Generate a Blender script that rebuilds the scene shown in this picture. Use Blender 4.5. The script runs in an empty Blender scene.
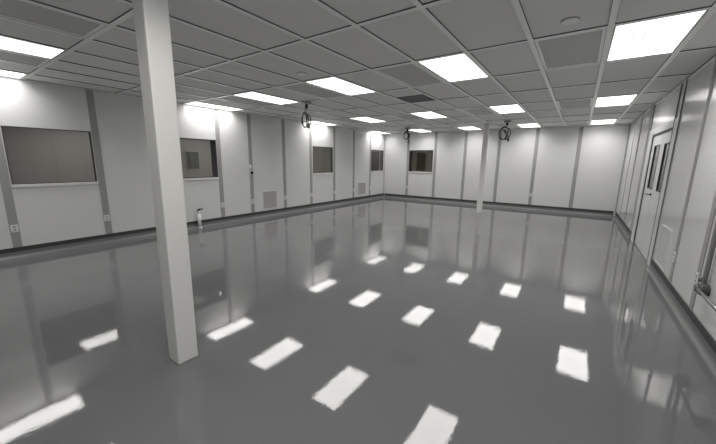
import bpy, bmesh, math, random
from mathutils import Vector, Matrix
random.seed(4)
S = bpy.context.scene
COL = S.collection
# ------------------------------------------------------------------ dimensions (metres)
XL, XR, YB, YF, ZC = -2.946, 5.267, 12.227, -1.30, 2.7177
DX, DY = 0.61, 1.19486              # ceiling module
# ------------------------------------------------------------------ helpers
class MB:
    def __init__(s): s.bm = bmesh.new()
    def box(s, x0, x1, y0, y1, z0, z1, mi=0):
        v = [s.bm.verts.new(p) for p in ((x0,y0,z0),(x1,y0,z0),(x1,y1,z0),(x0,y1,z0),(x0,y0,z1),(x1,y0,z1),(x1,y1,z1),(x0,y1,z1))]
        for q in ((0,3,2,1),(4,5,6,7),(0,1,5,4),(1,2,6,5),(2,3,7,6),(3,0,4,7)):
            f = s.bm.faces.new([v[i] for i in q]); f.material_index = mi
        return s
    def hexa(s, low, high):
        v = [s.bm.verts.new(p) for p in list(low) + list(high)]
        for q in ((0,3,2,1),(4,5,6,7),(0,1,5,4),(1,2,6,5),(2,3,7,6),(3,0,4,7)):
            s.bm.faces.new([v[i] for i in q])
        return s
    def quad(s, *pts):
        s.bm.faces.new([s.bm.verts.new(p) for p in pts]); return s
    def tube(s, pts, r, n=10, closed=False):
        pts = [Vector(p) for p in pts]; rings = []; N = len(pts); prev = None
        rr = r if isinstance(r, (list, tuple)) else [r] * N
        for i, p in enumerate(pts):
            a = pts[(i-1) % N] if (closed or i > 0) else p
            b = pts[(i+1) % N] if (closed or i < N-1) else p
            t = (b - a).normalized()
            if prev is None:
                u = t.orthogonal().normalized()
            else:
                u = (prev - t * prev.dot(t)).normalized()
            prev = u; w = t.cross(u)
            rings.append([s.bm.verts.new(p + (u*math.cos(2*math.pi*k/n) + w*math.sin(2*math.pi*k/n))*rr[i]) for k in range(n)])
        for i in range(N if closed else N-1):
            A, B = rings[i], rings[(i+1) % N]
            for k in range(n):
                f = s.bm.faces.new((A[k], A[(k+1)%n], B[(k+1)%n], B[k])); f.smooth = True
        if not closed:
            s.bm.faces.new(rings[0][::-1]); s.bm.faces.new(rings[-1])
        return s
    def lathe(s, c, axis, prof, n=24):      # prof: (distance along axis, radius)
        ax = Vector(axis).normalized(); c = Vector(c); u = ax.orthogonal().normalized(); w = ax.cross(u); rings = []
        for d, r in prof:
            r = max(r, 1e-4)
            rings.append([s.bm.verts.new(c + ax*d + (u*math.cos(2*math.pi*k/n) + w*math.sin(2*math.pi*k/n))*r) for k in range(n)])
        for A, B in zip(rings, rings[1:]):
            for k in range(n):
                s.bm.faces.new((A[k], A[(k+1)%n], B[(k+1)%n], B[k]))
        s.bm.faces.new(rings[0][::-1]); s.bm.faces.new(rings[-1]); return s
    def build(s, name, mat, parent=None, bevel=0, smooth=False, loc=None):
        bmesh.ops.recalc_face_normals(s.bm, faces=s.bm.faces)
        if bevel:
            bmesh.ops.bevel(s.bm, geom=[e for e in s.bm.edges if e.is_manifold and e.calc_face_angle(0) > .6], offset=bevel, segments=2, affect='EDGES', profile=.6)
        me = bpy.data.meshes.new(name); s.bm.to_mesh(me); s.bm.free()
        for m in (mat if isinstance(mat, (list, tuple)) else [mat]): me.materials.append(m)
        o = bpy.data.objects.new(name, me); COL.objects.link(o)
        if parent: o.parent = parent
        if loc: o.location = loc
        return o
def struct(o): o['kind'] = 'structure'; return o
def tag(o, label, cat, group=None):
    o['label'] = label; o['category'] = cat
    if group: o['group'] = group
    return o
def empty(name, loc, rz=0):
    o = bpy.data.objects.new(name, None); COL.objects.link(o); o.location = loc; o.rotation_euler = (0,0,rz)
    o.empty_display_size = .1
    return o
def dup(root, loc, rz=0):
    r = root.copy(); COL.objects.link(r); r.location = loc; r.rotation_euler = (0,0,rz)
    for ch in list(root.children):
        c = ch.copy(); COL.objects.link(c); c.parent = r
        for g in list(ch.children):
            d = g.copy(); COL.objects.link(d); d.parent = c
    return r
# ------------------------------------------------------------------ materials
def lin(v): v /= 255.; return v/12.92 if v <= .04045 else ((v+.055)/1.055)**2.4
def mat(name, col, rough=.5, metal=0, spec=.5, noise=0, nscale=3, bump=0, bscale=200, coat=0, ior=1.5):
    m = bpy.data.materials.new(name); m.use_nodes = True
    nt = m.node_tree; b = nt.nodes['Principled BSDF']
    c = (*col, 1) if isinstance(col, tuple) else (col, col, col, 1)
    b.inputs['Base Color'].default_value = c
    b.inputs['Roughness'].default_value = rough; b.inputs['Metallic'].default_value = metal
    b.inputs['Specular IOR Level'].default_value = spec; b.inputs['IOR'].default_value = ior
    b.inputs['Coat Weight'].default_value = coat; b.inputs['Coat Roughness'].default_value = .12
    tc = nt.nodes.new('ShaderNodeTexCoord')
    if noise:
        n = nt.nodes.new('ShaderNodeTexNoise'); n.inputs['Scale'].default_value = nscale; n.inputs['Detail'].default_value = 4
        nt.links.new(tc.outputs['Object'], n.inputs['Vector'])
        mr = nt.nodes.new('ShaderNodeMapRange'); mr.inputs['To Min'].default_value = 1-noise; mr.inputs['To Max'].default_value = 1+noise
        nt.links.new(n.outputs['Fac'], mr.inputs['Value'])
        mx = nt.nodes.new('ShaderNodeMix'); mx.data_type = 'RGBA'; mx.blend_type = 'MULTIPLY'; mx.inputs['Factor'].default_value = 1
        mx.inputs['A'].default_value = c
        nt.links.new(mr.outputs['Result'], mx.inputs['B']); nt.links.new(mx.outputs['Result'], b.inputs['Base Color'])
    if bump:
        n2 = nt.nodes.new('ShaderNodeTexNoise'); n2.inputs['Scale'].default_value = bscale; n2.inputs['Detail'].default_value = 3
        nt.links.new(tc.outputs['Object'], n2.inputs['Vector'])
        bp = nt.nodes.new('ShaderNodeBump'); bp.inputs['Strength'].default_value = 1; bp.inputs['Distance'].default_value = bump
        nt.links.new(n2.outputs['Fac'], bp.inputs['Height']); nt.links.new(bp.outputs['Normal'], b.inputs['Normal'])
    return m
def floor_mat():
    m = mat('epoxy_floor', (.163,.163,.167), rough=.05, spec=.5, noise=.05, nscale=1.3)
    nt = m.node_tree; b = nt.nodes['Principled BSDF']; tc = nt.nodes['Texture Coordinate']
    def nz(scale, detail, stretch=(1,1,1)):
        mp = nt.nodes.new('ShaderNodeMapping'); mp.inputs['Scale'].default_value = stretch
        nt.links.new(tc.outputs['Object'], mp.inputs['Vector'])
        n = nt.nodes.new('ShaderNodeTexNoise'); n.inputs['Scale'].default_value = scale; n.inputs['Detail'].default_value = detail
        nt.links.new(mp.outputs['Vector'], n.inputs['Vector']); return n
    prev = None
    for sc, det, dist in ((2.2, 1, .0009), (14, 1, .00016), (65, 1, .00012)):
        n = nz(sc, det); bp = nt.nodes.new('ShaderNodeBump'); bp.inputs['Strength'].default_value = 1; bp.inputs['Distance'].default_value = dist
        nt.links.new(n.outputs['Fac'], bp.inputs['Height'])
        if prev: nt.links.new(prev.outputs['Normal'], bp.inputs['Normal'])
        prev = bp
    nt.links.new(prev.outputs['Normal'], b.inputs['Normal'])
    r = nz(1.7, 5); mr = nt.nodes.new('ShaderNodeMapRange'); mr.inputs['From Min'].default_value = .35; mr.inputs['From Max'].default_value = .75
    mr.inputs['To Min'].default_value = .012; mr.inputs['To Max'].default_value = .04
    nt.links.new(r.outputs['Fac'], mr.inputs['Value']); nt.links.new(mr.outputs['Result'], b.inputs['Roughness'])
    return m
def glass_mat():
    m = bpy.data.materials.new('window_glass'); m.use_nodes = True; nt = m.node_tree
    for n in list(nt.nodes): nt.nodes.remove(n)
    out = nt.nodes.new('ShaderNodeOutputMaterial'); mx = nt.nodes.new('ShaderNodeMixShader')
    tr = nt.nodes.new('ShaderNodeBsdfTransparent'); tr.inputs['Color'].default_value = (.88,.88,.87,1)
    gl = nt.nodes.new('ShaderNodeBsdfGlossy'); gl.inputs['Roughness'].default_value = .02
    fr = nt.nodes.new('ShaderNodeFresnel'); geo = nt.nodes.new('ShaderNodeNewGeometry'); mr = nt.nodes.new('ShaderNodeMapRange')   # same reflectance entering and leaving the pane
    mr.inputs['To Min'].default_value = 1.5; mr.inputs['To Max'].default_value = 1/1.5
    nt.links.new(geo.outputs['Backfacing'], mr.inputs['Value']); nt.links.new(mr.outputs['Result'], fr.inputs['IOR'])
    nt.links.new(fr.outputs[0], mx.inputs[0]); nt.links.new(tr.outputs[0], mx.inputs[1]); nt.links.new(gl.outputs[0], mx.inputs[2])
    nt.links.new(mx.outputs[0], out.inputs[0]); return m
def lens_mat(E):
    m = bpy.data.materials.new('light_lens'); m.use_nodes = True; nt = m.node_tree
    for n in list(nt.nodes): nt.nodes.remove(n)
    out = nt.nodes.new('ShaderNodeOutputMaterial'); em = nt.nodes.new('ShaderNodeEmission')
    em.inputs['Color'].default_value = (1,.985,.963,1)
    tc = nt.nodes.new('ShaderNodeTexCoord'); sp = nt.nodes.new('ShaderNodeSeparateXYZ'); nt.links.new(tc.outputs['Object'], sp.inputs[0])
    def M(op, a, b=None):
        n = nt.nodes.new('ShaderNodeMath'); n.operation = op
        for i, v in enumerate((a, b)):
            if v is None: continue
            if isinstance(v, (int, float)): n.inputs[i].default_value = v
            else: nt.links.new(v, n.inputs[i])
        return n.outputs[0]
    # four faint darker strips along the middle of the lens
    ax = M('ABSOLUTE', sp.outputs['X'])
    per = M('ABSOLUTE', M('SUBTRACT', M('MODULO', ax, .07), .035))
    bar = M('MULTIPLY', M('LESS_THAN', per, .0075), M('LESS_THAN', ax, .14))
    bar = M('MULTIPLY', bar, M('LESS_THAN', M('ABSOLUTE', sp.outputs['Y']), .24))
    st = M('SUBTRACT', E, M('MULTIPLY', bar, E - .85))
    nt.links.new(st, em.inputs['Strength']); nt.links.new(em.outputs[0], out.inputs[0]); m.cycles.emission_sampling = 'FRONT'; return m
def grid_mat(name, col, hole, scale, thr=.30):
    m = mat(name, col, rough=.55); nt = m.node_tree; b = nt.nodes['Principled BSDF']; tc = nt.nodes['Texture Coordinate']
    v = nt.nodes.new('ShaderNodeTexVoronoi'); v.inputs['Scale'].default_value = scale; v.inputs['Randomness'].default_value = 0
    nt.links.new(tc.outputs['Object'], v.inputs['Vector'])
    lt = nt.nodes.new('ShaderNodeMath'); lt.operation = 'LESS_THAN'; lt.inputs[1].default_value = thr
    nt.links.new(v.outputs['Distance'], lt.inputs[0])
    mx = nt.nodes.new('ShaderNodeMix'); mx.data_type = 'RGBA'
    mx.inputs['A'].default_value = (*col, 1); mx.inputs['B'].default_value = (*hole, 1)
    nt.links.new(lt.outputs[0], mx.inputs['Factor']); nt.links.new(mx.outputs['Result'], b.inputs['Base Color']); return m

M_FLOOR = floor_mat(); M_SOCK = mat('socket_face', .42, rough=.4)
M_WALL = mat('wall_panel_white', (.695,.697,.69), rough=.18, spec=.5, noise=.02, nscale=1.2)
M_STRIP = mat('batten_grey', (.34,.34,.335), rough=.6, spec=.15)
M_RISER = mat('riser_grey', (.22,.22,.218), rough=.5)
M_DSTRIP = mat('seam_dark', (.24,.24,.237), rough=.6, spec=.2)
M_TILE = mat('ceiling_tile', (.80,.80,.793), rough=.85, spec=.2, noise=.06, nscale=60)
M_PLEN = mat('plenum_dark', .02, rough=.9)
M_TEESIDE = mat('tee_gasket_shade', (.09,.09,.09), rough=.7)
M_TEE = mat('ceiling_tee', (.95,.95,.94), rough=.28, spec=.9)
M_TRACK = mat('base_track', (.045,.045,.045), rough=.5)
M_COVE = mat('epoxy_cove', (.155,.156,.159), rough=.4)
M_WHITE = mat('white_plastic', (.72,.72,.70), rough=.35)
M_COLUMN = mat('column_paint', (.78,.78,.755), rough=.35)
M_LENS = lens_mat(2.6)
M_FRAME = mat('light_trim', (.75,.75,.73), rough=.4)
M_FILT = grid_mat('filter_screen', (.62,.62,.60), (.42,.42,.41), 90)
M_FGRILL = grid_mat('return_screen', (.12,.12,.12), (.03,.03,.03), 60)
M_VENTW = grid_mat('vent_screen_white', (.62,.62,.60), (.36,.36,.35), 36)
M_VENT = grid_mat('vent_screen', (.46,.44,.43), (.15,.14,.135), 36)
M_BLACK = mat('black_rubber', .012, rough=.45)
M_DGREY = mat('dark_grey_metal', (.10,.10,.10), rough=.4, metal=.3)
M_STEEL = mat('galvanised_steel', (.30,.30,.295), rough=.35, metal=.7)
M_ALU = mat('sill_aluminium', (.68,.68,.66), rough=.3)
M_GASK = mat('window_gasket', (.06,.058,.055), rough=.5)
M_JAMB = mat('dark_jamb', (.035,.034,.032), rough=.5)
M_GLASS = glass_mat()
M_DOOR = mat('door_paint', (.68,.685,.67), rough=.3)
M_OUT = mat('outer_room_wall', (.40,.388,.366), rough=.6)
M_OUTF = mat('outer_room_floor', (.14,.14,.137), rough=.3)
M_BROWN = mat('brown_door', (.13,.115,.085), rough=.5)
M_DET = mat('cover_plate', (.92,.92,.91), rough=.4)

# ------------------------------------------------------------------ floor, walls
struct(MB().box(XL-.1, XR+.1, YF-.1, YB+.1, -.1, 0).build('floor', M_FLOOR))
# windows: along-wall start, end, sill height, head height, depth of reveal
W_LEFT = [(.865,1.925,1.135,2.012,.06),(3.21,4.275,1.135,2.010,.22),(7.61,8.62,1.155,2.022,.08),(11.105,12.12,1.165,2.04,.14)]
W_BACK = [(-1.745,-.70,1.165,2.042,.26)]
DOOR = (6.56,8.20,2.13)
ZT = ZC + .06
def wall(name, horiz, a0, a1, pos, t, holes):
    mb = MB(); cuts = sorted(holes); a = a0
    def bx(p, q, z0, z1):
        if q - p < 1e-4 or z1 - z0 < 1e-4: return
        lo, hi = min(pos, pos+t), max(pos, pos+t)
        if horiz: mb.box(p, q, lo, hi, z0, z1)
        else: mb.box(lo, hi, p, q, z0, z1)
    for h in cuts:
        bx(a, h[0], 0, ZT); bx(h[0], h[1], 0, h[2]); bx(h[0], h[1], h[3], ZT); a = h[1]
    bx(a, a1, 0, ZT)
    return struct(mb.build(name, M_WALL))
wall('wall_left', False, YF, YB, XL, -.05, W_LEFT)
wall('wall_back', True, XL-.05, XR+.05, YB, .05, W_BACK)
wall('wall_right', False, YF, YB, XR, .05, [(DOOR[0], DOOR[1], 0, DOOR[2])])
wall('wall_front', True, XL-.05, XR+.05, YF, -.05, [])
# battens over the panel joints: each one its own strip
nt_ = [0]
def trim(mb, m):
    nt_[0] += 1; return struct(mb.build('trim_%d' % nt_[0], m))
TH = .006; ZB = .155
L_ST = [-.385,.80,1.99,3.145,4.335,5.22,6.38,7.515,8.705,9.89,11.055]
B_ST = [-1.805,-.61,.565,1.757,2.917,4.10]
R_ST = [-.4,.75,1.95,3.10,4.205,5.10,6.33,8.83,10.03,11.1]
HW = .052
for y in L_ST: trim(MB().box(XL, XL+TH, y-HW, y+HW, ZB, ZC), M_STRIP)
for x in B_ST: trim(MB().box(x-HW, x+HW, YB-TH, YB, ZB, ZC), M_STRIP)
for y in R_ST:
    if 6.2 < y < 6.5: continue
    trim(MB().box(XR-TH, XR, y-HW, y+HW, ZB, ZC), M_STRIP)
for y in (6.275, 6.545, 8.56): trim(MB().box(XR-.013, XR, y-.016, y+.016, (0 if y < 8 else .09), ZC), M_DSTRIP)
# corner angles and ceiling edge angles
trim(MB().box(XL, XL+.02, YB-.02, YB, ZB, ZC), M_STRIP)
trim(MB().box(XR-.03, XR, YB-.03, YB, ZB, ZC), M_STRIP)
trim(MB().box(XL, XL+.022, YF, YB, ZC-.006, ZC), M_TEE)
trim(MB().box(XR-.022, XR, YF, YB, ZC-.006, ZC), M_TEE)
trim(MB().box(XL+.022, XR-.022, YB-.022, YB, ZC-.006, ZC), M_TEE)
# base: dark metal track above a coved epoxy skirt of the floor colour
def base(name, p, q, nrm):
    p, q, n = Vector(p), Vector(q), Vector(nrm); t = (q-p).normalized()
    prof = [(0.0,.155),(.012,.155),(.012,.088),(0,.088)]
    def ex(prof, m, nm):
        mb = MB(); A = [mb.bm.verts.new(p + n*d + Vector((0,0,z))) for d, z in prof]; B = [mb.bm.verts.new(q + n*d + Vector((0,0,z))) for d, z in prof]
        for i in range(len(prof)):
            j = (i+1) % len(prof); mb.bm.faces.new((A[i],A[j],B[j],B[i]))
        mb.bm.faces.new(A[::-1]); mb.bm.faces.new(B)
        return mb.build(nm, m)
    o = struct(ex(prof, M_TRACK, name))
    R = .045; cv = [(0,.088),(.014,.088),(.014,.06)]
    for k in range(7):
        a = math.pi/2*k/6
        cv.append((.014+R-R*math.cos(a), .048-(R)*math.sin(a)))
    cv += [(.060,0.0),(0,0.0)]
    ex(cv, M_COVE, 'cove').parent = o
base('baseboard_left', (XL,YF,0), (XL,YB,0), (1,0,0))
base('baseboard_back', (XL+.060,YB,0), (XR-.060,YB,0), (0,-1,0))
b1 = base('baseboard_right', (XR,YF,0), (XR,6.27,0), (-1,0,0))
base('baseboard_right_far', (XR,8.57,0), (XR,YB,0), (-1,0,0))
# ------------------------------------------------------------------ windows
def window(n, horiz, w, gt=.012):
    a0, a1, z0, z1, dp = w
    e = struct(empty('window_%d' % n, ((a0+a1)/2, YB, z0) if horiz else (XL, (a0+a1)/2, z0), 0 if horiz else math.pi/2))
    h = (a1-a0)/2; H = z1-z0        # local: x along the wall, +y outwards
    g = .012
    fr = MB().box(-h, h, -.004, .02, H-gt, H).box(-h, -h+g, -.004, .02, 0, H-gt).box(h-g, h, -.004, .02, 0, H-gt).box(-h+g, h-g, -.002, .02, 0, g)
    fr.build('frame', M_GASK, e)
    MB().box(-h+g, h-g, .006, .012, g, H-gt).build('pane', M_GLASS, e)
    MB().box(-h-.005, h+.005, -.022, -.0005, -.048, 0).build('sill', M_ALU, e, bevel=.004)
    d = max(dp, .055); t = .012
    j = MB().box(-h, -h+t, .02, d, 0, H).box(h-t, h, .02, d, 0, H).box(-h+t, h-t, .02, d, H-t, H).box(-h+t, h-t, .02, d, 0, t)
    j.build('jamb', M_JAMB if dp > .1 else M_GASK, e)
for i, w in enumerate(W_LEFT): window(i+1, False, w)
window(5, True, W_BACK[0], .05)
# ------------------------------------------------------------------ rooms seen through the windows
def shell(pfx, x0, x1, y0, y1, skip):
    mb = MB(); z1 = 2.75
    if 'x0' not in skip: mb.box(x0-.05, x0, y0, y1, 0, z1)
    if 'x1' not in skip: mb.box(x1, x1+.05, y0, y1, 0, z1)
    if 'y0' not in skip: mb.box(x0, x1, y0-.05, y0, 0, z1)
    if 'y1' not in skip: mb.box(x0, x1, y1, y1+.05, 0, z1)
    struct(mb.build('wall_%s' % pfx, M_OUT))
    struct(MB().box(x0, x1, y0, y1, -.06, 0).build('floor_%s' % pfx, M_OUTF))
    struct(MB().box(x0, x1, y0, y1, z1, z1+.05).build('ceiling_%s' % pfx, M_OUT))
CX0, CX1 = -6.0, XL-.052
shell('corridor', CX0, CX1, YF, 12.22, ('x1',))
shell('far_room', -5.6, 1.6, YB+.052, 18.8, ('y0',))
struct(MB().box(-5.6, XL-.06, YB+.05, YB+.09, 0, 2.75).build('wall_far_room_near', M_OUT))
# ------------------------------------------------------------------ door in the right wall
d = struct(empty('door_1', (XR, (DOOR[0]+DOOR[1])/2, 0)))
y0, y1, zh = DOOR[0]-d.location.y, DOOR[1]-d.location.y, DOOR[2]
fb = MB().box(-.010, .05, y0-.268, y0-.032, 0, zh+.1).box(-.010, .05, y1+.002, y1+.342, 0, zh+.1).box(-.010, .05, y0-.032, y1+.002, zh-.012, zh+.1)
fb.build('door_frame', M_DOOR, d, bevel=.003)
MB().box(.051, .056, y0-.002, y1+.002, 0, zh).build('door_shade_sheet', M_JAMB, d)  # dark sheet behind the leaves, shadow at the door gaps put in as colour
MB().box(.0, .012, y1-.035, y1+.002, 0, zh-.012).box(0, .012, y0-.002, y0+.03, 0, zh-.012).box(0, .012, y0+.03, y1-.035, zh-.045, zh-.012).build('door_gap_shade', M_GASK, d)  # dark strips painting the shadow gap between frame and leaves
ym = 7.345 - d.location.y
def leaf(a, b, la, lb, lever):
    z0, z1 = 1.135, 1.905; A, B = .014, .048
    mb = MB().box(A, B, a, la, .012, zh-.02).box(A, B, lb, b, .012, zh-.02).box(A, B, la, lb, .012, z0).box(A, B, la, lb, z1, zh-.02)
    o = mb.build('door_leaf', M_DOOR, d)
    g = .014
    MB().box(A-.004, A+.02, la, la+g, z0, z1).box(A-.004, A+.02, lb-g, lb, z0, z1).box(A-.004, A+.02, la+g, lb-g, z0, z0+g).box(A-.004, A+.02, la+g, lb-g, z1-g, z1).build('glazing_frame', M_GASK, o)
    MB().box(A+.010, A+.016, la+g, lb-g, z0+g, z1-g).build('vision_pane', M_GLASS, o)
    if lever:
        yy = a + .07
        h = MB().lathe((A-.008, yy, 1.05), (1,0,0), [(-.004,.026),(.008,.03)], 20)
        h.tube([(A-.005, yy, 1.05), (A-.05, yy, 1.05), (A-.056, yy+.02, 1.05), (A-.056, yy+.13, 1.048)], .011, 10)
        h.build('lever_handle', M_DGREY, o)
Y = d.location.y
leaf(ym+.004, y1-.006, 7.40-Y, 7.90-Y, True)
leaf(y0+.006, ym-.004, 6.72-Y, 7.06-Y, False)
# vestibule beyond the door
struct(MB().box(XR+.9, XR+.95, 5.6, 9.2, 0, 2.75).box(XR+.052, XR+.9, 5.55, 5.6, 0, 2.75).box(XR+.052, XR+.9, 9.2, 9.25, 0, 2.75).box(XR+.052, XR+.95, 5.6, 9.2, 2.75, 2.8).build('wall_vestibule', M_OUT))
# ------------------------------------------------------------------ ceiling: tiles with lay-in openings, tee grid
LIGHTS = [(i, j) for j in (0,3,6,9) for i in (-5,-2,1,4,7) if (i, j) != (1, 0)]
FILT = [(i, j) for j in (0,3,6,9) for i in (-3,0,3,6) if not (j == 0 and i > 1)]
RET = (2, 4)
used = set(LIGHTS) | set(FILT)
tl = MB(); g = .0265
for j in range(-2, 11):
    for i in range(-5, 9):
        if (i, j) in used: continue
        a0, a1 = max(i*DX, XL)+g, min((i+1)*DX, XR)-g
        b0, b1 = max(j*DY, YF)+g, min((j+1)*DY, YB)-g
        if a1-a0 < .03 or b1-b0 < .03: continue
        if (i, j) == RET: b1 = (j+.5)*DY - .005
        z = ZC + .010 + random.uniform(-.001, .001)
        tl.box(a0, a1, b0, b1, z, z+.015)
ceil = struct(tl.build('ceiling', M_TILE))
MB().box(XL-.05, XR+.05, YF-.05, YB+.05, ZC+.06, ZC+.1).build('plenum_deck', M_PLEN, ceil)
tg = MB(); hw = .024
for i in range(-4, 9): tg.box(i*DX-hw, i*DX+hw, YF, YB, ZC, ZC+.03)
for j in range(-1, 11):
    xs = [XL] + [i*DX for i in range(-4, 9)] + [XR]
    for k in range(len(xs)-1):
        tg.box(xs[k]+(hw if k else 0), xs[k+1]-(hw if k < len(xs)-2 else 0), j*DY-hw, j*DY+hw, ZC+.0005, ZC+.03)
tgo = tg.build('tee_grid', [M_TEE, M_TEESIDE], ceil)
for p in tgo.data.polygons:
    if abs(p.normal.z) < .5: p.material_index = 1      # flange sides: gasket tone and the side's shade put in one colour
# ------------------------------------------------------------------ recessed lights
def make_light(x0, x1):
    w = (x1-x0)/2; e = empty('ceiling_light', (0,0,0)); h = DY/2-.027
    t = .012
    MB().box(-w, w, -h, -h+t, .004, .05).box(-w, w, h-t, h, .004, .05).box(-w, -w+t, -h+t, h-t, .004, .05).box(w-t, w, -h+t, h-t, .004, .05).box(-w+t, w-t, -h+t, h-t, .04, .05).build('light_frame', M_FRAME, e)
    df = MB().box(-w+t, w-t, -h+t, h-t, .022, .028).build('diffuser', [M_FRAME, M_LENS], e)
    for p in df.data.polygons:
        if p.normal.z < -.5: p.material_index = 1
    L = bpy.data.lights.new('lamp_glow', 'AREA'); L.shape = 'RECTANGLE'; L.size = 2*(w-t); L.size_y = 2*(h-t)
    L.energy = 14.5*(w/.28); L.spread = math.radians(148); L.color = (1,.985,.963)
    lo = bpy.data.objects.new('lamp_glow', L); COL.objects.link(lo); lo.parent = e; lo.location = (0,0,.0205)
    return e
ROW = {0:'nearest row', 3:'second row from camera', 6:'third row from camera', 9:'farthest row'}
CNM = {-5:'touching the left wall', -2:'second from the left wall', 1:'middle one of five', 4:'second from the right wall', 7:'rightmost one'}
proto = {}
for i, j in LIGHTS:
    x0, x1 = max(i*DX, XL) + .026, (i+1)*DX - .026
    if i == -5: x0, x1 = XL+.024, -4.07*DX; x1 = -4*DX-.026
    k = 'e' if i == -5 else 'm'
    loc = ((x0+x1)/2, (j+.5)*DY, ZC)
    if k not in proto: proto[k] = o = make_light(x0, x1); o.location = loc
    else: o = dup(proto[k], loc)
    tag(o, 'bright white recessed ceiling light, %s, %s' % (ROW[j], CNM[i]), 'ceiling light', 'recessed white ceiling lights')
# ------------------------------------------------------------------ filter panels in the ceiling
def make_filter():
    e = empty('ceiling_filter', (0,0,0)); w, h = DX/2-.027, DY/2-.027; t = .028
    MB().box(-w, w, -h, -h+t, .002, .04).box(-w, w, h-t, h, .002, .04).box(-w, -w+t, -h+t, h-t, .002, .04).box(w-t, w, -h+t, h-t, .002, .04).build('filter_frame', M_TEE, e)
    MB().box(-w+t, w-t, -h+t, h-t, .010, .03).build('filter_screen', M_FILT, e)
    return e
FC = {-3:'left of the second light', 0:'left of the middle light', 3:'left of the fourth light', 6:'left of the rightmost light'}
pf = None
for i, j in FILT:
    loc = ((i+.5)*DX, (j+.5)*DY, ZC)
    if pf is None: pf = o = make_filter(); o.location = loc
    else: o = dup(pf, loc)
    tag(o, 'dark framed ceiling filter panel, %s, %s' % (ROW[j], FC[i]), 'ceiling filter', 'framed ceiling filter panels')
e = empty('ceiling_grille', ((RET[0]+.5)*DX, (RET[1]+.75)*DY, ZC)); w, h = DX/2-.027, DY/4-.015
MB().box(-w, w, -h, -h+.02, .004, .04).box(-w, w, h-.02, h, .004, .04).box(-w, -w+.02, -h+.02, h-.02, .004, .04).box(w-.02, w, -h+.02, h-.02, .004, .04).build('grille_frame', M_FGRILL, e)
MB().box(-w+.02, w-.02, -h+.02, h-.02, .012, .03).build('grille_screen', M_FGRILL, e)
tag(e, 'small square dark grey return grille in the ceiling, darkest tile near the middle', 'ceiling grille')
# sprinkler cover plates
for nm, (ci, cj), lb in (('a', (6.53,2.75), 'round white cover disc on the ceiling tile left of the big bright right light'), ('b', (1.52,2.72), 'round cover disc on the ceiling tile beside the middle light of the second row')):
    o = MB().lathe((0,0,0), (0,0,-1), [(-.016,.02),(-.016,.060),(-.004,.062),(.0,.056),(.0,.0)], 28).build('sprinkler_cover', M_DET, loc=(ci*DX, cj*DY, ZC-.006))
    MB().lathe((0,0,0), (0,0,-1), [(-.017,.02),(-.017,.066),(-.0125,.066),(-.0125,.0)], 28).build('rim_shadow_ring', M_DGREY, o)  # dark ring standing in for the shadow gap around the plate
    tag(o, lb, 'sprinkler cover')
# ------------------------------------------------------------------ columns
def column(name, cx, cy, tx, ty, s, lb):
    h = s/2; low = [(cx-h,cy-h,0),(cx+h,cy-h,0),(cx+h,cy+h,0),(cx-h,cy+h,0)]; hi = [(tx-h,ty-h,ZC),(tx+h,ty-h,ZC),(tx+h,ty+h,ZC),(tx-h,ty+h,ZC)]
    tag(MB().hexa(low, hi).build('column', M_COLUMN, bevel=.010), lb, 'column')
column('near', 1.775, 1.000, 1.815, 1.000, .153, 'big square white column standing on the floor in the left foreground')
column('far', 1.714, 10.30, 1.735, 10.30, .140, 'slim distant white column standing in front of the back wall')
# ------------------------------------------------------------------ outlets on the battens
def make_outlet():
    e = empty('wall_outlet', (0,0,0))              # local: faces +x
    MB().box(0, .009, -.042, .042, -.058, .058).build('cover_plate', M_WHITE, e, bevel=.003)
    for z in (-.024, .024):
        s = MB().box(.009, .0115, -.017, .017, z-.016, z+.016).build('socket', M_SOCK, e)
        MB().box(.0115, .012, -.009, -.006, z-.007, z+.007).box(.0115, .012, .006, .009, z-.007, z+.007).build('slot', M_BLACK, s)
    return e
OL = [(.80,'left of the large first window'), (1.985,'just right of the first window'),
      (4.335,'just right of the pipe stub'), (5.22,'straight below the black button'),
      (6.38,'right of the nearer vent'), (7.515,'left of the third window'), (8.705,'right of the third window'),
      (9.89,'left of the farther vent'), (11.055,'right of the farther vent')]
po = None
for y, lb in OL:
    loc = (XL+TH, y, .457)
    if po is None: po = o = make_outlet(); o.location = loc
    else: o = dup(po, loc)
    tag(o, 'white outlet low on the left wall, ' + lb, 'outlet', 'white wall outlets')
for x, lb in ((-1.805,'left of the back window'), (2.917,'two battens right of the column')):
    o = dup(po, (x, YB-TH, .50), -math.pi/2); tag(o, 'white outlet low on the back wall, ' + lb, 'outlet', 'white wall outlets')
for y, lb in ((5.10,'right of the vent'), (4.205,'left of the dark pipe')):
    o = dup(po, (XR-TH, y, .475), math.pi); tag(o, 'white outlet low on the right wall, ' + lb, 'outlet', 'white wall outlets')
# switch and push button
e = empty('wall_switch', (XL+TH, 5.20, 1.385))
MB().box(0, .009, -.035, .035, -.055, .055).build('switch_plate', M_WHITE, e, bevel=.003)
MB().box(.009, .02, -.006, .006, -.012, .012).build('toggle', M_WHITE, e)
tag(e, 'small white switch plate on a grey batten of the left wall, above the black button', 'switch')
e = empty('push_button', (XL+TH, 5.22, 1.225))
MB().box(-.003, .012, -.051, .051, -.055, .055).build('button_plate', M_WHITE, e, bevel=.003)
MB().lathe((.012,0.0,0), (1,0,0), [(0,.042),(.025,.042),(.032,.034),(.032,0)], 20).build('button', M_BLACK, e)
tag(e, 'black round button on a white plate on the left wall, below the small switch', 'button')
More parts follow.
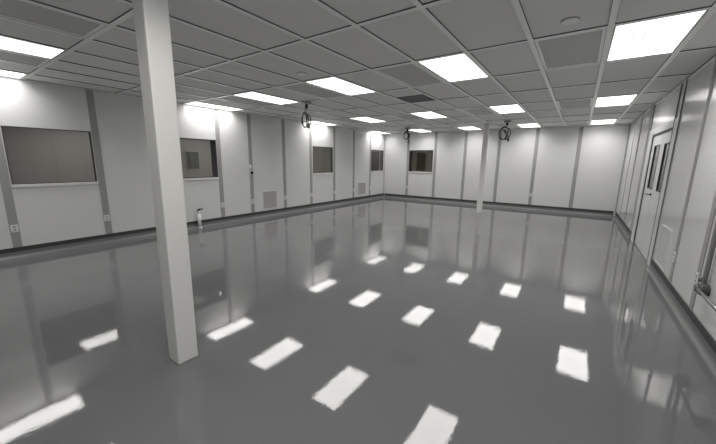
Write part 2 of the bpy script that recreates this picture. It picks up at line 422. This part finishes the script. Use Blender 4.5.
# ------------------------------------------------------------------ low wall vents
def vent(a0, a1, z0, z1, side, lb):
    e = empty('wall_vent', ((XL if side > 0 else XR), (a0+a1)/2, z0), 0 if side > 0 else math.pi)
    h = (a1-a0)/2; H = z1-z0; t = .022
    MB().box(0, .012, -h, h, 0, t).box(0, .012, -h, h, H-t, H).box(0, .012, -h, -h+t, t, H-t).box(0, .012, h-t, h, t, H-t).build('vent_frame', M_WALL if side > 0 else M_WHITE, e, bevel=.002)
    MB().box(0, .006, -h+t, h-t, t, H-t).build('vent_screen', M_VENT if side > 0 else M_VENTW, e)
    tag(e, lb, 'wall vent', 'low wall vents')
vent(5.55, 6.06, .195, .705, 1, 'nearer perforated grey vent low on the left wall, right of the black button')
vent(10.20, 10.74, .235, .73, 1, 'farther small grey vent low on the left wall, left of the fourth window')
vent(5.42, 6.02, .185, .735, -1, 'perforated white vent low on the right wall between the door and the outlet')
# ------------------------------------------------------------------ pipe stub with valve by the left wall
px, py = XL+.10, 3.675
e = empty('pipe_stub', (px, py, 0))
MB().tube([(0,0,0),(0,0,.012)], .055, 20).tube([(0,0,.012),(0,0,.33)], .036, 20).build('pipe', M_WHITE, e)
MB().lathe((0,0,.33), (0,0,1), [(0,.022),(.05,.022),(.052,.03),(.075,.03),(.08,.012)], 16).build('valve_body', M_WHITE, e)
MB().tube([(0,0,.41),(0,0,.425),(.0,.02,.432),(-.0,.10,.432)], [.02,.02,.016,.013], 10).box(-.028,.028,-.03,.03,.405,.425).build('valve_lever', M_BLACK, e)
tag(e, 'short white pipe stub with a black valve lever standing by the left wall', 'pipe')
# ------------------------------------------------------------------ dark pipe with horizontal rail on the right wall
e = empty('wall_pipe', (XR, 3.885, 0))
MB().tube([(-.03,.035,ZC),(-.03,.035,.56),(-.03,.03,.50)], .018, 14).build('riser', M_RISER, e)
FP = [(0,.052),(.03,.058),(.048,.058),(.06,.046),(.066,.028),(.085,.024)]
MB().lathe((-.002,0,.465), (-1,0,0), FP, 24).build('flange', M_DGREY, e)
MB().lathe((-.002,-.61,.465), (-1,0,0), FP, 24).build('flange', M_DGREY, e)
MB().tube([(-.072,.012,.465),(-.072,-.30,.463),(-.072,-.622,.465)], .014, 14).build('rail', M_STEEL, e)
MB().tube([(-.03,.045,.56),(-.035,.10,.535)], .014, 10).tube([(-.035,.10,.51),(-.035,.10,.56)], .02, 12).build('fitting', M_STEEL, e)
tag(e, 'dark pipe with round flange and steel rail low on the right wall at the edge', 'pipe')
# ------------------------------------------------------------------ coiled power cords hanging from the ceiling
def coil(c, rx, rz, n, ph, ax, jit, seed):
    rnd = random.Random(seed); pts = []; c = Vector(c); u = Vector((math.cos(ax), math.sin(ax), 0)); v = Vector((-math.sin(ax), math.cos(ax), 0))
    N = n*28; A = [(rnd.uniform(-jit,jit), rnd.uniform(-jit,jit), rnd.uniform(-.3,.3)) for _ in range(n+1)]
    for k in range(N+1):
        t = k/28; q = int(t); f = t-q; a0 = A[min(q,n)]; a1 = A[min(q+1,n)]
        ox, oz, ov = [a0[i]*(1-f)+a1[i]*f for i in range(3)]
        a = ph + 2*math.pi*t
        pts.append(c + u*((rx+ox)*math.cos(a)) + Vector((0,0,(rz+oz)*math.sin(a)+ (oz*.6))) + v*(.09*ov + .05*(t/n-.5)) + u*(ox*.9))
    return pts
def cord(x, y, top, cc, rx, rz, n, ax, r, plug, lb, seed, jit=.02):
    e = empty('power_cord', (x, y, ZC))
    MB().box(-.075,.075,-.075,.075,-.045,0).build('ceiling_box', M_STEEL, e, bevel=.006)
    MB().lathe((0,0,-.045), (0,0,-1), [(0,.026),(.03,.03),(.07,.03),(.085,.016)], 16).build('cord_grip', M_BLACK, e)
    pts = coil(Vector(cc), rx, rz, n, math.pi/2, ax, jit, seed)
    st = Vector((0,0,-.12)); p0 = pts[0]
    lead = [st, st*.5+p0*.5 + Vector((.005,0,0))]
    pl = Vector(plug)
    tail = [pts[-1]*.6+pl*.4+Vector((.03,0,-.02)), pl+Vector((0,0,.07)), pl+Vector((0,0,.03))]
    MB().tube(lead + pts + tail, r, 8).build('cable', M_BLACK, e)
    MB().lathe(pl+Vector((0,0,.04)), (0,0,-1), [(0,.014),(.012,.026),(.055,.032),(.085,.032),(.085,.02),(.1,.02)], 14).build('plug', M_DGREY, e)
    tag(e, lb, 'power cord', 'coiled black power cords')
cord(-.482, 4.79, 0, (-.025,0,-.36), .075, .125, 4, .35, .008, (.05,0,-.46), 'coiled black power cord hanging from the ceiling, leftmost and nearest of three', 3, .035)
cord(-.79, 10.03, 0, (-.03,0,-.27), .10, .125, 4, .35, .011, (.045,0,-.47), 'coiled black power cord hanging above the back window, middle of three', 7, .026)
cord(2.388, 9.80, 0, (-.07,0,-.35), .125, .14, 4, .55, .010, (.06,0,-.50), 'coiled black power cord hanging right of the slim column, widest loops of three', 5, .05)
# ------------------------------------------------------------------ things in the neighbouring rooms
# far side of the corridor: a second window and a dark doorway; back room: a brown door
def dark_panel(n, y0, y1, z0, z1):
    e = struct(empty('window_%d' % n, (CX0, (y0+y1)/2, z0))); h = (y1-y0)/2; H = z1-z0
    MB().box(.0, .02, -h, -h+.03, 0, H).box(0, .02, h-.03, h, 0, H).box(0, .02, -h+.03, h-.03, H-.03, H).box(0, .02, -h+.03, h-.03, 0, .03).build('frame', M_OUT, e)
    MB().box(.0, .006, -h+.03, h-.03, .03, H-.03).build('pane', M_FGRILL, e)
dark_panel(6, 5.08, 5.52, 1.22, 1.82)
dd = struct(empty('door_2', (-3.42, 12.22, 0)))
MB().box(-.34, .19, -.03, 0, 0, 2.0).build('door_leaf', M_JAMB, dd)
db = struct(empty('door_3', (-4.08, 18.8, 0)))
MB().box(-.40, -.30, -.05, 0, 0, 2.25).box(.30, .40, -.05, 0, 0, 2.25).box(-.3, .3, -.05, 0, 2.15, 2.25).build('door_frame', M_OUT, db)
MB().box(-.3, .3, -.035, 0, 0, 2.15).build('door_leaf', M_BROWN, db)
# corridor ceiling lights, and unseen lamps added to brighten those rooms
def lamp(name, loc, size, power, lb):
    e = empty('ceiling_lamp', loc)
    MB().box(-size[0]/2, size[0]/2, -size[1]/2, size[1]/2, -.04, 0).build('added_lamp_housing', M_FRAME, e)
    L = bpy.data.lights.new('lamp_glow', 'AREA'); L.shape = 'RECTANGLE'; L.size, L.size_y = size; L.energy = power; L.color = (1,.95,.84)
    o = bpy.data.objects.new('lamp_glow', L); COL.objects.link(o); o.parent = e; o.location = (0,0,-.045)
    tag(e, lb, 'lamp')
for y, lb in ((2.27,'ceiling light of the dim corridor, seen through the first left window'), (5.80,'ceiling light of the dim corridor beyond the second left window')):
    o = dup(proto['m'], (-4.75, y, 2.725)); tag(o, lb, 'ceiling light', 'corridor ceiling lights')
lamp('f', (-3.6, 9.6, 2.75), (.5,1.2), 34, 'unseen lamp added to brighten the corridor behind the third left window')  # added for the far corridor views, set where no reflection shows it
lamp('b', (-2.5, 13.9, 2.75), (.8,.8), 100, 'unseen lamp added to brighten the room behind the back window')  # added to light the back room, placed out of view
lamp('v', (XR+.5, 7.6, 2.75), (.3,1.0), 5, 'unseen lamp added to brighten the vestibule behind the double door')  # added light for the space behind the door panes
# ------------------------------------------------------------------ world, camera, view
w = bpy.data.worlds.new('World'); S.world = w; w.use_nodes = True
w.node_tree.nodes['Background'].inputs[0].default_value = (.02,.02,.02,1)
cd = bpy.data.cameras.new('Camera'); co = bpy.data.objects.new('Camera', cd); COL.objects.link(co)
co.location = (4.192072, -.066642, 1.554278)
co.rotation_euler = (1.3799356, -.0127857, .6087078)
cd.sensor_fit = 'HORIZONTAL'; cd.sensor_width = 36; cd.lens = 313.359/716*36; cd.clip_start = .02; cd.clip_end = 60
S.camera = co
S.view_settings.view_transform = 'Standard'; S.view_settings.look = 'None'; S.view_settings.gamma = 1; S.view_settings.use_curve_mapping = False
S.view_settings.exposure = 0.0
c = S.cycles
c.use_denoising = True; c.denoising_input_passes = 'RGB_ALBEDO_NORMAL'
try: c.denoiser = 'OPENIMAGEDENOISE'
except Exception: pass
c.max_bounces = 12; c.diffuse_bounces = 6; c.glossy_bounces = 6; c.transparent_max_bounces = 12
c.sample_clamp_indirect = 6; c.caustics_reflective = True; c.blur_glossy = .5
